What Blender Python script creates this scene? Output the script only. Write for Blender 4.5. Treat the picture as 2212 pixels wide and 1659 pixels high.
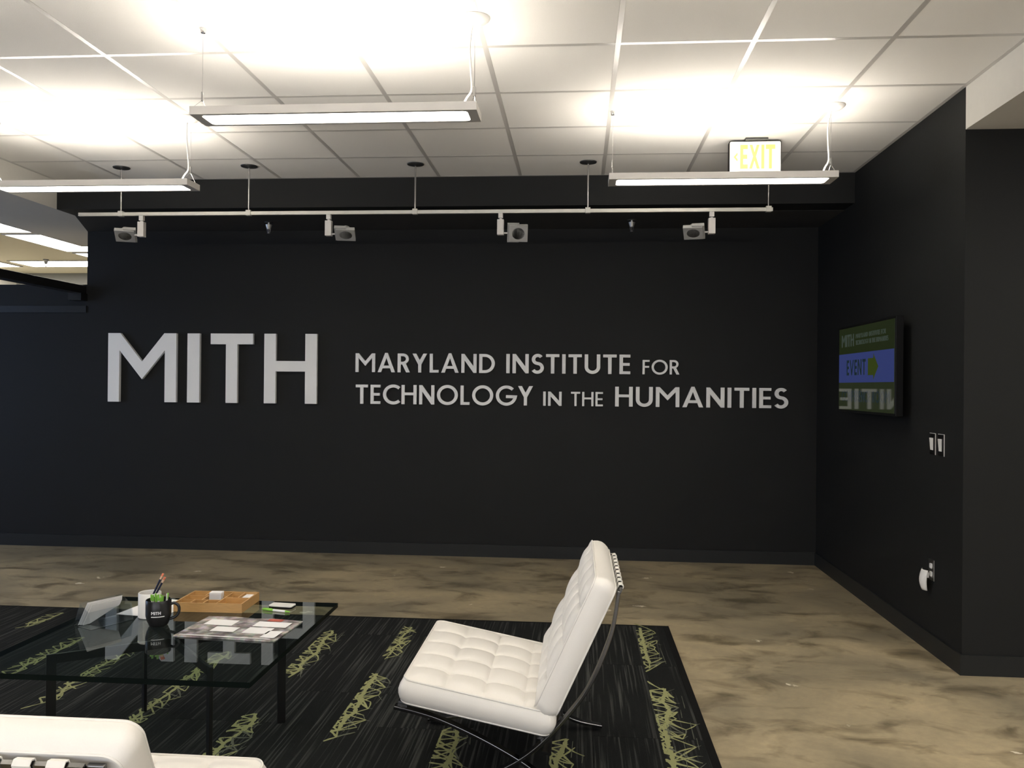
import bpy, math, random
from mathutils import Vector, Matrix
from mathutils.geometry import tessellate_polygon
S = bpy.context.scene
for o in list(bpy.data.objects): bpy.data.objects.remove(o)
C = S.collection
PI = math.pi

# ------------------------------------------------------------------ camera, world, light, exposure
CAM_Z = 1.4643
right = Vector((0.99685796, 0.07869298, 0.00903427))
up = Vector((-0.00880653, -0.00324062, 0.99995597))
fwd = Vector((-0.0787188, 0.99689363, 0.00253742))
cam = bpy.data.cameras.new('camera'); camo = bpy.data.objects.new('camera', cam); C.objects.link(camo)
m = Matrix.Identity(4)
for i in range(3):
    m[i][0] = right[i]; m[i][1] = up[i]; m[i][2] = -fwd[i]
m[2][3] = CAM_Z
camo.matrix_world = m
cam.sensor_fit = 'HORIZONTAL'; cam.sensor_width = 36.0; cam.lens = 36.0 * 1811.0 / 2212.0
cam.clip_start = 0.05; cam.clip_end = 100
S.camera = camo
S.view_settings.view_transform = 'Standard'; S.view_settings.look = 'None'
S.view_settings.gamma = 1.0; S.view_settings.use_curve_mapping = False
S.view_settings.exposure = 0.0
W = bpy.data.worlds.new('world'); S.world = W; W.use_nodes = True
W.node_tree.nodes['Background'].inputs[0].default_value = (0.42, 0.6, 1.0, 1)
W.node_tree.nodes['Background'].inputs[1].default_value = 1.2
LAMP_UP, LAMP_DOWN, TROFFER = 53.0, 15.0, 24.0
WARM = (1.0, 0.93, 0.83)
# daylight entering through the window in the side wall
dl = bpy.data.lights.new('window_daylight', 'AREA'); dl.shape = 'RECTANGLE'; dl.size = 2.6; dl.size_y = 1.7
dl.energy = 65; dl.color = (0.45, 0.62, 1.0)
dlo = bpy.data.objects.new('window_daylight', dl); C.objects.link(dlo)
dlo.location = (-8.05, 4.6, 1.65); dlo.rotation_euler = (0, -PI / 2, 0)
# unseen fill light added behind the viewer to brighten surfaces facing it
fl = bpy.data.lights.new('front_fill_light', 'AREA'); fl.shape = 'RECTANGLE'; fl.size = 7.0; fl.size_y = 1.9
fl.energy = 120; fl.color = (1.0, 0.96, 0.90)
flo = bpy.data.objects.new('front_fill_light', fl); C.objects.link(flo)
flo.location = (-1.2, -2.62, 1.45); flo.rotation_euler = (PI / 2, 0, 0)

# ------------------------------------------------------------------ room measures
HC, HB = 3.029, 2.808            # tile ceiling, soffit underside
XR, D, D2, DS = 1.979, 7.148, 4.486, 6.222
XL = -4.058
T = 0.6096; GX, GY = -0.4418, 5.6718
YB = -2.7                        # wall behind the viewer

# ------------------------------------------------------------------ materials
MATS = {}
def mat(name, col, rough=0.5, metal=0.0, var=0.06, scale=30.0, bump=0.0, spec=0.5, emit=None, es=0.0, coat=0.0, stretch=(1, 1, 1)):
    if name in MATS: return MATS[name]
    M = bpy.data.materials.new(name); M.use_nodes = True
    nt = M.node_tree; b = nt.nodes['Principled BSDF']
    b.inputs['Roughness'].default_value = rough; b.inputs['Metallic'].default_value = metal
    b.inputs['Specular IOR Level'].default_value = spec; b.inputs['Coat Weight'].default_value = coat
    tc = nt.nodes.new('ShaderNodeTexCoord'); mp = nt.nodes.new('ShaderNodeMapping'); mp.inputs['Scale'].default_value = stretch
    nz = nt.nodes.new('ShaderNodeTexNoise'); nz.inputs['Scale'].default_value = scale; nz.inputs['Detail'].default_value = 3
    nt.links.new(tc.outputs['Object'], mp.inputs[0]); nt.links.new(mp.outputs[0], nz.inputs['Vector'])
    rp = nt.nodes.new('ShaderNodeMapRange'); rp.inputs['To Min'].default_value = 1 - var; rp.inputs['To Max'].default_value = 1 + var
    nt.links.new(nz.outputs['Fac'], rp.inputs['Value'])
    mx = nt.nodes.new('ShaderNodeVectorMath'); mx.operation = 'SCALE'; mx.inputs[0].default_value = col
    nt.links.new(rp.outputs[0], mx.inputs['Scale']); nt.links.new(mx.outputs[0], b.inputs['Base Color'])
    if bump:
        bp = nt.nodes.new('ShaderNodeBump'); bp.inputs['Strength'].default_value = bump; bp.inputs['Distance'].default_value = 0.002
        nt.links.new(nz.outputs['Fac'], bp.inputs['Height']); nt.links.new(bp.outputs[0], b.inputs['Normal'])
    if emit:
        b.inputs['Emission Color'].default_value = (*emit, 1); b.inputs['Emission Strength'].default_value = es
    MATS[name] = M; return M

BLACK = mat('black_wall_paint', (0.0122, 0.0127, 0.0126), 0.6, var=0.05, scale=60, bump=0.15, spec=0.14)
BASEB = mat('black_vinyl_base', (0.016, 0.017, 0.017), 0.42, spec=0.2)
WHITEW = mat('white_wall_paint', (0.56, 0.54, 0.49), 0.7, var=0.03)
GREYW = mat('grey_wall_paint', (0.20, 0.20, 0.19), 0.7, var=0.03)
CREAM = mat('cream_ceiling', (0.80, 0.74, 0.56), 0.8, var=0.03)
TILE = mat('ceiling_tile_white', (0.77, 0.75, 0.71), 0.9, var=0.03, scale=180, bump=0.25, spec=0.2)
TBAR = mat('grid_bar_white', (0.50, 0.48, 0.45), 0.28, var=0.02, spec=0.6)
SILVER = mat('silver_letter', (0.80, 0.80, 0.78), 0.5, var=0.02, scale=200, spec=0.4)
LIGHTGREY = mat('light_grey_metal', (0.60, 0.58, 0.55), 0.45, var=0.02)
TRACKM = mat('track_silver', (0.50, 0.49, 0.45), 0.4, metal=0.25, var=0.02)
HEADM = mat('spot_grey', (0.34, 0.34, 0.33), 0.5, var=0.03)
DARKM = mat('dark_metal', (0.03, 0.03, 0.03), 0.4, metal=0.2)
REFL = mat('dark_reflector', (0.10, 0.10, 0.10), 0.18, metal=0.9)
BULB = mat('bulb_glass', (0.5, 0.5, 0.5), 0.1, spec=0.8)
WHITEP = mat('white_plastic', (0.72, 0.71, 0.68), 0.4, var=0.02)
CHROME = mat('chrome', (0.46, 0.46, 0.46), 0.14, metal=1.0, var=0.02)
CHAIRCH = mat('dark_polished_steel', (0.15, 0.15, 0.15), 0.2, metal=1.0, var=0.02)
STEEL = mat('brushed_steel', (0.35, 0.35, 0.34), 0.3, metal=1.0, var=0.03)
LEATHER = mat('white_leather', (0.76, 0.737, 0.69), 0.42, var=0.025, scale=300, bump=0.05, spec=0.4)
STRAPM = mat('white_strap_leather', (0.74, 0.72, 0.67), 0.45, var=0.03)
BLACKS = mat('black_bar', (0.008, 0.008, 0.008), 0.3, spec=0.4)
PAPER = mat('white_paper', (0.80, 0.80, 0.80), 0.7, var=0.015)
WOOD = mat('oak_wood', (0.44, 0.255, 0.095), 0.5, var=0.22, scale=14, stretch=(2, 14, 14))
LENS = mat('lit_diffuser', (0.8, 0.8, 0.8), 0.5, emit=WARM, es=LAMP_DOWN)
UPL = mat('lit_lamp_strip', (0.8, 0.8, 0.8), 0.5, emit=WARM, es=LAMP_UP)
TROF = mat('lit_troffer', (0.8, 0.8, 0.8), 0.5, emit=(1.0, 0.95, 0.86), es=TROFFER)
BLACKPL = mat('black_plastic', (0.005, 0.005, 0.005), 0.45, spec=0.15)
MUGB = mat('black_glaze', (0.010, 0.010, 0.011), 0.3, spec=0.4)
GREEN = mat('lime_green_plastic', (0.20, 0.46, 0.06), 0.4)
ORANGE = mat('eraser_orange', (0.75, 0.22, 0.12), 0.7)
NAVY = mat('navy_paint', (0.010, 0.012, 0.03), 0.35)
FERRULE = mat('pencil_ferrule', (0.72, 0.50, 0.34), 0.4, metal=0.3)
EXITW = mat('exit_face', (0.85, 0.83, 0.78), 0.5, emit=(1.0, 0.95, 0.85), es=0.04)
EXITY = mat('exit_letter', (0.80, 0.85, 0.12), 0.5, emit=(0.9, 1.0, 0.10), es=0.35)

def glass_mat(name, tint, rough=0.0, extra=0.0):
    M = bpy.data.materials.new(name); M.use_nodes = True; nt = M.node_tree
    nt.nodes.remove(nt.nodes['Principled BSDF']); out = nt.nodes['Material Output']
    tr = nt.nodes.new('ShaderNodeBsdfTransparent'); tr.inputs[0].default_value = (*tint, 1)
    gl = nt.nodes.new('ShaderNodeBsdfGlossy'); gl.inputs['Roughness'].default_value = rough; gl.inputs[0].default_value = (0.95, 1, 0.98, 1)
    fr = nt.nodes.new('ShaderNodeFresnel'); fr.inputs['IOR'].default_value = 1.5
    ad = nt.nodes.new('ShaderNodeMath'); ad.operation = 'ADD'; ad.inputs[1].default_value = extra; ad.use_clamp = True
    mx = nt.nodes.new('ShaderNodeMixShader')
    ge = nt.nodes.new('ShaderNodeNewGeometry'); sb = nt.nodes.new('ShaderNodeMath'); sb.operation = 'SUBTRACT'; sb.inputs[0].default_value = 1.0
    nt.links.new(ge.outputs['Backfacing'], sb.inputs[1]); ml = nt.nodes.new('ShaderNodeMath'); ml.operation = 'MULTIPLY'
    nt.links.new(fr.outputs[0], ad.inputs[0]); nt.links.new(ad.outputs[0], ml.inputs[0]); nt.links.new(sb.outputs[0], ml.inputs[1]); nt.links.new(ml.outputs[0], mx.inputs[0])
    nt.links.new(tr.outputs[0], mx.inputs[1]); nt.links.new(gl.outputs[0], mx.inputs[2]); nt.links.new(mx.outputs[0], out.inputs[0])
    return M
GLASS = glass_mat('table_glass', (0.86, 0.93, 0.90), extra=0.02)
ACRYL = glass_mat('clear_acrylic', (0.88, 0.90, 0.92), rough=0.08, extra=0.05)
WGLASS = glass_mat('window_glass', (0.95, 0.97, 1.0))
GEDGE = mat('glass_edge_dark_green', (0.003, 0.006, 0.005), 0.35, spec=0.1)

def floor_mat():
    M = bpy.data.materials.new('stained_concrete'); M.use_nodes = True; nt = M.node_tree; b = nt.nodes['Principled BSDF']; L = nt.links.new
    tc = nt.nodes.new('ShaderNodeTexCoord')
    def noise(scale, detail, rough, stretch, off=(0, 0, 0), dist=0.0):
        mp = nt.nodes.new('ShaderNodeMapping'); mp.inputs['Scale'].default_value = stretch; mp.inputs['Location'].default_value = off
        mp.inputs['Rotation'].default_value = (0, 0, 0.35)
        n = nt.nodes.new('ShaderNodeTexNoise'); n.inputs['Scale'].default_value = scale; n.inputs['Detail'].default_value = detail
        n.inputs['Roughness'].default_value = rough; n.inputs['Distortion'].default_value = dist
        L(tc.outputs['Object'], mp.inputs[0]); L(mp.outputs[0], n.inputs['Vector']); return n
    def ramp(src, a, bb, c0, c1):
        r = nt.nodes.new('ShaderNodeValToRGB'); r.color_ramp.elements[0].position = a; r.color_ramp.elements[1].position = bb
        r.color_ramp.elements[0].color = (*c0, 1); r.color_ramp.elements[1].color = (*c1, 1); L(src, r.inputs[0]); return r
    def mix(mode, f, a, c):
        x = nt.nodes.new('ShaderNodeMixRGB'); x.blend_type = mode
        if isinstance(f, float): x.inputs[0].default_value = f
        else: L(f, x.inputs[0])
        L(a, x.inputs[1]); L(c, x.inputs[2]); return x
    big = noise(1.15, 5, 0.55, (1, 1.25, 1), (3.1, 1.7, 0), 0.4)
    base = ramp(big.outputs['Fac'], 0.36, 0.66, (0.200, 0.170, 0.118), (0.405, 0.332, 0.212))
    spots = noise(3.4, 4, 0.6, (0.85, 1.5, 1), (9.3, 4.1, 0), 0.6)
    sp = ramp(spots.outputs['Fac'], 0.50, 0.68, (1, 1, 1), (0.27, 0.25, 0.21))
    c1 = mix('MULTIPLY', 0.85, base.outputs[0], sp.outputs[0])
    fine = noise(22, 6, 0.7, (1, 1.2, 1))
    fr = ramp(fine.outputs['Fac'], 0.3, 0.7, (0.84, 0.84, 0.84), (1.12, 1.12, 1.1))
    c2 = mix('MULTIPLY', 1.0, c1.outputs[0], fr.outputs[0])
    # pale chips of paint left in the concrete
    v = nt.nodes.new('ShaderNodeTexVoronoi'); v.inputs['Scale'].default_value = 3.2
    dn = noise(14, 3, 0.6, (1, 1, 1)); 
    vm = nt.nodes.new('ShaderNodeVectorMath'); vm.operation = 'MULTIPLY_ADD'; vm.inputs[1].default_value = (0.16, 0.16, 0.16)
    L(dn.outputs['Color'], vm.inputs[0]); L(tc.outputs['Object'], vm.inputs[2]); L(vm.outputs[0], v.inputs['Vector'])
    cr = ramp(v.outputs['Distance'], 0.06, 0.10, (1, 1, 1), (0, 0, 0))
    sel = nt.nodes.new('ShaderNodeSeparateColor'); L(v.outputs['Color'], sel.inputs[0])
    gt = nt.nodes.new('ShaderNodeMath'); gt.operation = 'GREATER_THAN'; gt.inputs[1].default_value = 0.55; L(sel.outputs[0], gt.inputs[0])
    mm = nt.nodes.new('ShaderNodeMath'); mm.operation = 'MULTIPLY'; L(cr.outputs[0], mm.inputs[0]); L(gt.outputs[0], mm.inputs[1])
    m2 = nt.nodes.new('ShaderNodeMath'); m2.operation = 'MULTIPLY'; m2.inputs[1].default_value = 0.9; L(mm.outputs[0], m2.inputs[0])
    pale = nt.nodes.new('ShaderNodeRGB'); pale.outputs[0].default_value = (0.75, 0.70, 0.58, 1)
    c3 = mix('MIX', m2.outputs[0], c2.outputs[0], pale.outputs[0])
    L(c3.outputs[0], b.inputs['Base Color'])
    rr = nt.nodes.new('ShaderNodeMapRange'); rr.inputs['To Min'].default_value = 0.34; rr.inputs['To Max'].default_value = 0.58
    L(fine.outputs['Fac'], rr.inputs['Value']); L(rr.outputs[0], b.inputs['Roughness'])
    b.inputs['Specular IOR Level'].default_value = 0.45
    bp = nt.nodes.new('ShaderNodeBump'); bp.inputs['Strength'].default_value = 0.12; bp.inputs['Distance'].default_value = 0.004
    L(fine.outputs['Fac'], bp.inputs['Height']); L(bp.outputs[0], b.inputs['Normal'])
    return M
FLOOR = floor_mat()

def carpet_mat():
    M = bpy.data.materials.new('striped_carpet'); M.use_nodes = True; nt = M.node_tree; b = nt.nodes['Principled BSDF']; L = nt.links.new
    tc = nt.nodes.new('ShaderNodeTexCoord'); oi = nt.nodes.new('ShaderNodeObjectInfo')
    of = nt.nodes.new('ShaderNodeVectorMath'); of.operation = 'MULTIPLY_ADD'; of.inputs[1].default_value = (31.0, 17.0, 7.0)
    L(oi.outputs['Random'], of.inputs[0]); L(tc.outputs['Object'], of.inputs[2])
    def n(scale, st, detail=2):
        mp = nt.nodes.new('ShaderNodeMapping'); mp.inputs['Scale'].default_value = st
        x = nt.nodes.new('ShaderNodeTexNoise'); x.inputs['Scale'].default_value = scale; x.inputs['Detail'].default_value = detail
        L(of.outputs[0], mp.inputs[0]); L(mp.outputs[0], x.inputs['Vector']); return x
    st = n(1.0, (95, 1.6, 1)); r1 = nt.nodes.new('ShaderNodeValToRGB')
    r1.color_ramp.elements[0].position = 0.52; r1.color_ramp.elements[1].position = 0.72
    r1.color_ramp.elements[0].color = (0.0095, 0.0100, 0.0100, 1); r1.color_ramp.elements[1].color = (0.052, 0.054, 0.050, 1)
    L(st.outputs['Fac'], r1.inputs[0])
    tuft = n(420, (1, 1, 1), 1); r2 = nt.nodes.new('ShaderNodeMapRange'); r2.inputs['To Min'].default_value = 0.45; r2.inputs['To Max'].default_value = 1.5
    L(tuft.outputs['Fac'], r2.inputs['Value'])
    mx = nt.nodes.new('ShaderNodeVectorMath'); mx.operation = 'SCALE'; L(r1.outputs[0], mx.inputs[0]); L(r2.outputs[0], mx.inputs['Scale'])
    L(mx.outputs[0], b.inputs['Base Color']); b.inputs['Roughness'].default_value = 0.95; b.inputs['Specular IOR Level'].default_value = 0.1
    bp = nt.nodes.new('ShaderNodeBump'); bp.inputs['Strength'].default_value = 0.5; bp.inputs['Distance'].default_value = 0.003
    L(tuft.outputs['Fac'], bp.inputs['Height']); L(bp.outputs[0], b.inputs['Normal'])
    return M
CARPET = carpet_mat()
YARN = mat('chartreuse_yarn', (0.255, 0.262, 0.125), 0.95, var=0.35, scale=260, spec=0.1)
YARNG = mat('grey_green_yarn', (0.105, 0.112, 0.085), 0.95, var=0.4, scale=260, spec=0.1)
RUGEDGE = mat('black_binding', (0.006, 0.006, 0.006), 0.9, spec=0.1)

def magazine_mat():
    M = bpy.data.materials.new('printed_spread'); M.use_nodes = True; nt = M.node_tree; b = nt.nodes['Principled BSDF']; L = nt.links.new
    tc = nt.nodes.new('ShaderNodeTexCoord'); v = nt.nodes.new('ShaderNodeTexVoronoi'); v.inputs['Scale'].default_value = 55
    n = nt.nodes.new('ShaderNodeTexNoise'); n.inputs['Scale'].default_value = 16; n.inputs['Detail'].default_value = 5
    L(tc.outputs['Object'], v.inputs['Vector']); L(tc.outputs['Object'], n.inputs['Vector'])
    r = nt.nodes.new('ShaderNodeValToRGB'); e = r.color_ramp.elements
    e[0].position = 0.34; e[0].color = (0.07, 0.06, 0.06, 1); e[1].position = 0.60; e[1].color = (0.44, 0.40, 0.42, 1)
    x = e.new(0.47); x.color = (0.22, 0.17, 0.16, 1)
    L(n.outputs['Fac'], r.inputs[0])
    mx = nt.nodes.new('ShaderNodeMixRGB'); mx.blend_type = 'OVERLAY'; mx.inputs[0].default_value = 0.35
    L(r.outputs[0], mx.inputs[1]); L(v.outputs['Color'], mx.inputs[2])
    hs = nt.nodes.new('ShaderNodeHueSaturation'); hs.inputs['Saturation'].default_value = 0.45; L(mx.outputs[0], hs.inputs['Color'])
    L(hs.outputs[0], b.inputs['Base Color']); b.inputs['Roughness'].default_value = 0.35
    return M
PRINT = magazine_mat()
def thin_paper():
    M = bpy.data.materials.new('thin_white_paper'); M.use_nodes = True; nt = M.node_tree; b = nt.nodes['Principled BSDF']
    b.inputs['Base Color'].default_value = (.90, .89, .87, 1); b.inputs['Roughness'].default_value = .6
    nz = nt.nodes.new('ShaderNodeTexNoise'); nz.inputs['Scale'].default_value = 40
    tr = nt.nodes.new('ShaderNodeBsdfTranslucent'); mp = nt.nodes.new('ShaderNodeMapRange'); mp.inputs['To Min'].default_value = .72; mp.inputs['To Max'].default_value = .82
    nt.links.new(nz.outputs['Fac'], mp.inputs['Value']); nt.links.new(mp.outputs[0], tr.inputs[0])
    mx = nt.nodes.new('ShaderNodeMixShader'); mx.inputs[0].default_value = .3
    nt.links.new(b.outputs[0], mx.inputs[1]); nt.links.new(tr.outputs[0], mx.inputs[2]); nt.links.new(mx.outputs[0], nt.nodes['Material Output'].inputs[0])
    return M
THINP = thin_paper()
def screen_mat(name, col, s):
    return mat(name, (0.004, 0.004, 0.004), 0.04, spec=0.9, emit=col, es=s, var=0.0)
SCG = screen_mat('screen_dark_green', (0.030, 0.045, 0.012), 0.36)
SCG2 = screen_mat('screen_olive_green', (0.030, 0.040, 0.016), 0.5)
SCB = screen_mat('screen_blue', (0.060, 0.085, 0.30), 0.42)
SCT = screen_mat('screen_text_dark', (0.010, 0.022, 0.030), 0.75)
SCA = screen_mat('screen_arrow_green', (0.030, 0.045, 0.006), 0.9)
SCW = screen_mat('screen_text_pale', (0.045, 0.062, 0.050), 0.75)

# ------------------------------------------------------------------ mesh helpers
class MB:
    def __init__(s): s.v = []; s.f = []; s.mi = []
    def add(s, vs, fs, k=0):
        n = len(s.v); s.v += [tuple(p) for p in vs]; s.f += [tuple(i + n for i in f) for f in fs]; s.mi += [k] * len(fs); return s
    def box(s, x0, x1, y0, y1, z0, z1, k=0):
        return s.add([(x0,y0,z0),(x1,y0,z0),(x1,y1,z0),(x0,y1,z0),(x0,y0,z1),(x1,y0,z1),(x1,y1,z1),(x0,y1,z1)],
                     [(0,3,2,1),(4,5,6,7),(0,1,5,4),(1,2,6,5),(2,3,7,6),(3,0,4,7)], k)
    def tube(s, path, r, n=8, k=0, cap=True):
        path = [Vector(p) for p in path]; R = r if isinstance(r, (list, tuple)) else [r] * len(path)
        vs = []; fs = []
        t0 = (path[1] - path[0]).normalized(); a = Vector((0, 0, 1)) if abs(t0.z) < 0.9 else Vector((1, 0, 0))
        nrm = t0.cross(a).normalized()
        for i, p in enumerate(path):
            t = (path[min(i + 1, len(path) - 1)] - path[max(i - 1, 0)]).normalized()
            nrm = (nrm - t * nrm.dot(t)).normalized(); bn = t.cross(nrm)
            for j in range(n):
                w = 2 * PI * j / n; vs.append(p + (nrm * math.cos(w) + bn * math.sin(w)) * R[i])
        for i in range(len(path) - 1):
            for j in range(n):
                q = (j + 1) % n; fs.append((i*n+j, i*n+q, (i+1)*n+q, (i+1)*n+j))
        if cap: fs += [tuple(range(n - 1, -1, -1)), tuple(range((len(path) - 1) * n, len(path) * n))]
        return s.add(vs, fs, k)
    def lathe(s, prof, n=24, c=(0, 0, 0), k=0, flip=False):
        vs = []; fs = []
        for r, z in prof:
            for j in range(n):
                w = 2 * PI * j / n; vs.append((c[0] + r * math.cos(w), c[1] + r * math.sin(w), c[2] + z))
        for i in range(len(prof) - 1):
            for j in range(n):
                q = (j + 1) % n; f = (i*n+j, i*n+q, (i+1)*n+q, (i+1)*n+j); fs.append(f[::-1] if flip else f)
        if prof[0][0] > 1e-6: fs.append(tuple(range(n - 1, -1, -1)))
        if prof[-1][0] > 1e-6: fs.append(tuple(range((len(prof) - 1) * n, len(prof) * n)))
        return s.add(vs, fs, k)
    def bar(s, path, th, y0, y1, k=0):          # flat bar: a path in the x-z plane, given thickness, between y0 and y1
        n = len(path); vs = []; fs = []
        for i, (x, z) in enumerate(path):
            a = path[max(i - 1, 0)]; b = path[min(i + 1, n - 1)]; tx, tz = b[0] - a[0], b[1] - a[1]; l = math.hypot(tx, tz) or 1
            nx, nz = -tz / l * th / 2, tx / l * th / 2
            vs += [(x + nx, y0, z + nz), (x + nx, y1, z + nz), (x - nx, y1, z - nz), (x - nx, y0, z - nz)]
        for i in range(n - 1):
            for j in range(4):
                q = (j + 1) % 4; fs.append((i*4+j, i*4+q, (i+1)*4+q, (i+1)*4+j))
        fs += [(3, 2, 1, 0), tuple((n - 1) * 4 + j for j in range(4))]
        return s.add(vs, fs, k)
    def prism(s, loops, y0, y1, k=0, fn=None):  # 2-D loops in x-z (outer first, then holes), extruded from y0 (front) to y1
        tris = tessellate_polygon([[Vector((x, z, 0)) for x, z in lp] for lp in loops])
        pts = [p for lp in loops for p in lp]; n = len(pts)
        vs = [(x, y0, z) for x, z in pts] + [(x, y1, z) for x, z in pts]; fs = []
        for t in tris:
            a, b, c = (pts[i] for i in t)
            ar = (b[0]-a[0])*(c[1]-a[1]) - (b[1]-a[1])*(c[0]-a[0])
            if abs(ar) < 1e-12: continue
            t = tuple(t) if ar > 0 else tuple(t)[::-1]
            fs.append(t); fs.append(tuple(i + n for i in t[::-1]))
        o = 0
        for li, lp in enumerate(loops):
            A = sum(lp[i][0]*lp[(i+1)%len(lp)][1] - lp[(i+1)%len(lp)][0]*lp[i][1] for i in range(len(lp)))
            for i in range(len(lp)):
                a, b = o + i, o + (i + 1) % len(lp); f = (b, a, a + n, b + n)
                fs.append(f if (A > 0) == (li == 0) else f[::-1])
            o += len(lp)
        if fn: vs = [fn(p) for p in vs]
        return s.add(vs, fs, k)
    def mesh(s, name, mats, smooth=False):
        me = bpy.data.meshes.new(name); me.from_pydata(s.v, [], s.f); me.validate()
        for x in (mats if isinstance(mats, (list, tuple)) else [mats]): me.materials.append(x)
        if len(me.polygons) == len(s.mi): me.polygons.foreach_set('material_index', s.mi)
        if smooth: me.polygons.foreach_set('use_smooth', [True] * len(me.polygons))
        me.update(); return me
    def build(s, name, mats, parent=None, loc=None, rot=None, smooth=False, bevel=0.0, seg=2, sub=0):
        o = bpy.data.objects.new(name, s.mesh(name, mats, smooth)); C.objects.link(o)
        if parent: o.parent = parent
        if loc is not None: o.location = loc
        if rot is not None: o.rotation_euler = rot
        if smooth:
            e = o.modifiers.new('edges', 'EDGE_SPLIT'); e.split_angle = math.radians(sub or 40)
        if bevel:
            b = o.modifiers.new('bevel', 'BEVEL'); b.width = bevel; b.segments = seg; b.limit_method = 'ANGLE'; b.angle_limit = math.radians(40)
        return o
def tag(o, label, cat, group=None, kind=None):
    o['label'] = label; o['category'] = cat
    if group: o['group'] = group
    if kind: o['kind'] = kind
    return o
def thing(name, label, cat, loc=(0, 0, 0), rot=(0, 0, 0), group=None):
    o = bpy.data.objects.new(name, None); C.objects.link(o); o.location = loc; o.rotation_euler = rot; o.empty_display_size = 0.1
    return tag(o, label, cat, group)
def struct(o): o['kind'] = 'structure'; return o
def share(o, name, parent=None, loc=None, rot=None):
    c = o.copy(); c.name = name; C.objects.link(c); c.parent = parent if parent else o.parent
    if loc is not None: c.location = loc
    if rot is not None: c.rotation_euler = rot
    return c
def copy_tree(o, parent=None):
    c = o.copy(); C.objects.link(c); c.parent = parent
    for ch in list(o.children): copy_tree(ch, c)
    return c
def sbox(name, m_, *a, parent=None):
    o = MB().box(*a).build(name, m_, parent); return o if parent else struct(o)
def arc(cx, cz, r, a0, a1, n, rz=None):
    rz = rz or r
    return [(cx + r * math.cos(math.radians(a0 + (a1 - a0) * i / n)), cz + rz * math.sin(math.radians(a0 + (a1 - a0) * i / n))) for i in range(n + 1)]
def smooth_path(P, n=8):
    out = []
    for i in range(len(P) - 1):
        p0, p1, p2, p3 = P[max(i-1, 0)], P[i], P[i+1], P[min(i+2, len(P)-1)]
        for k in range(n):
            t = k / n
            out.append(tuple(0.5 * (2*b + (c-a)*t + (2*a-5*b+4*c-d)*t*t + (-a+3*b-3*c+d)*t**3) for a, b, c, d in zip(p0, p1, p2, p3)))
    out.append(tuple(P[-1])); return out

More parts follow.
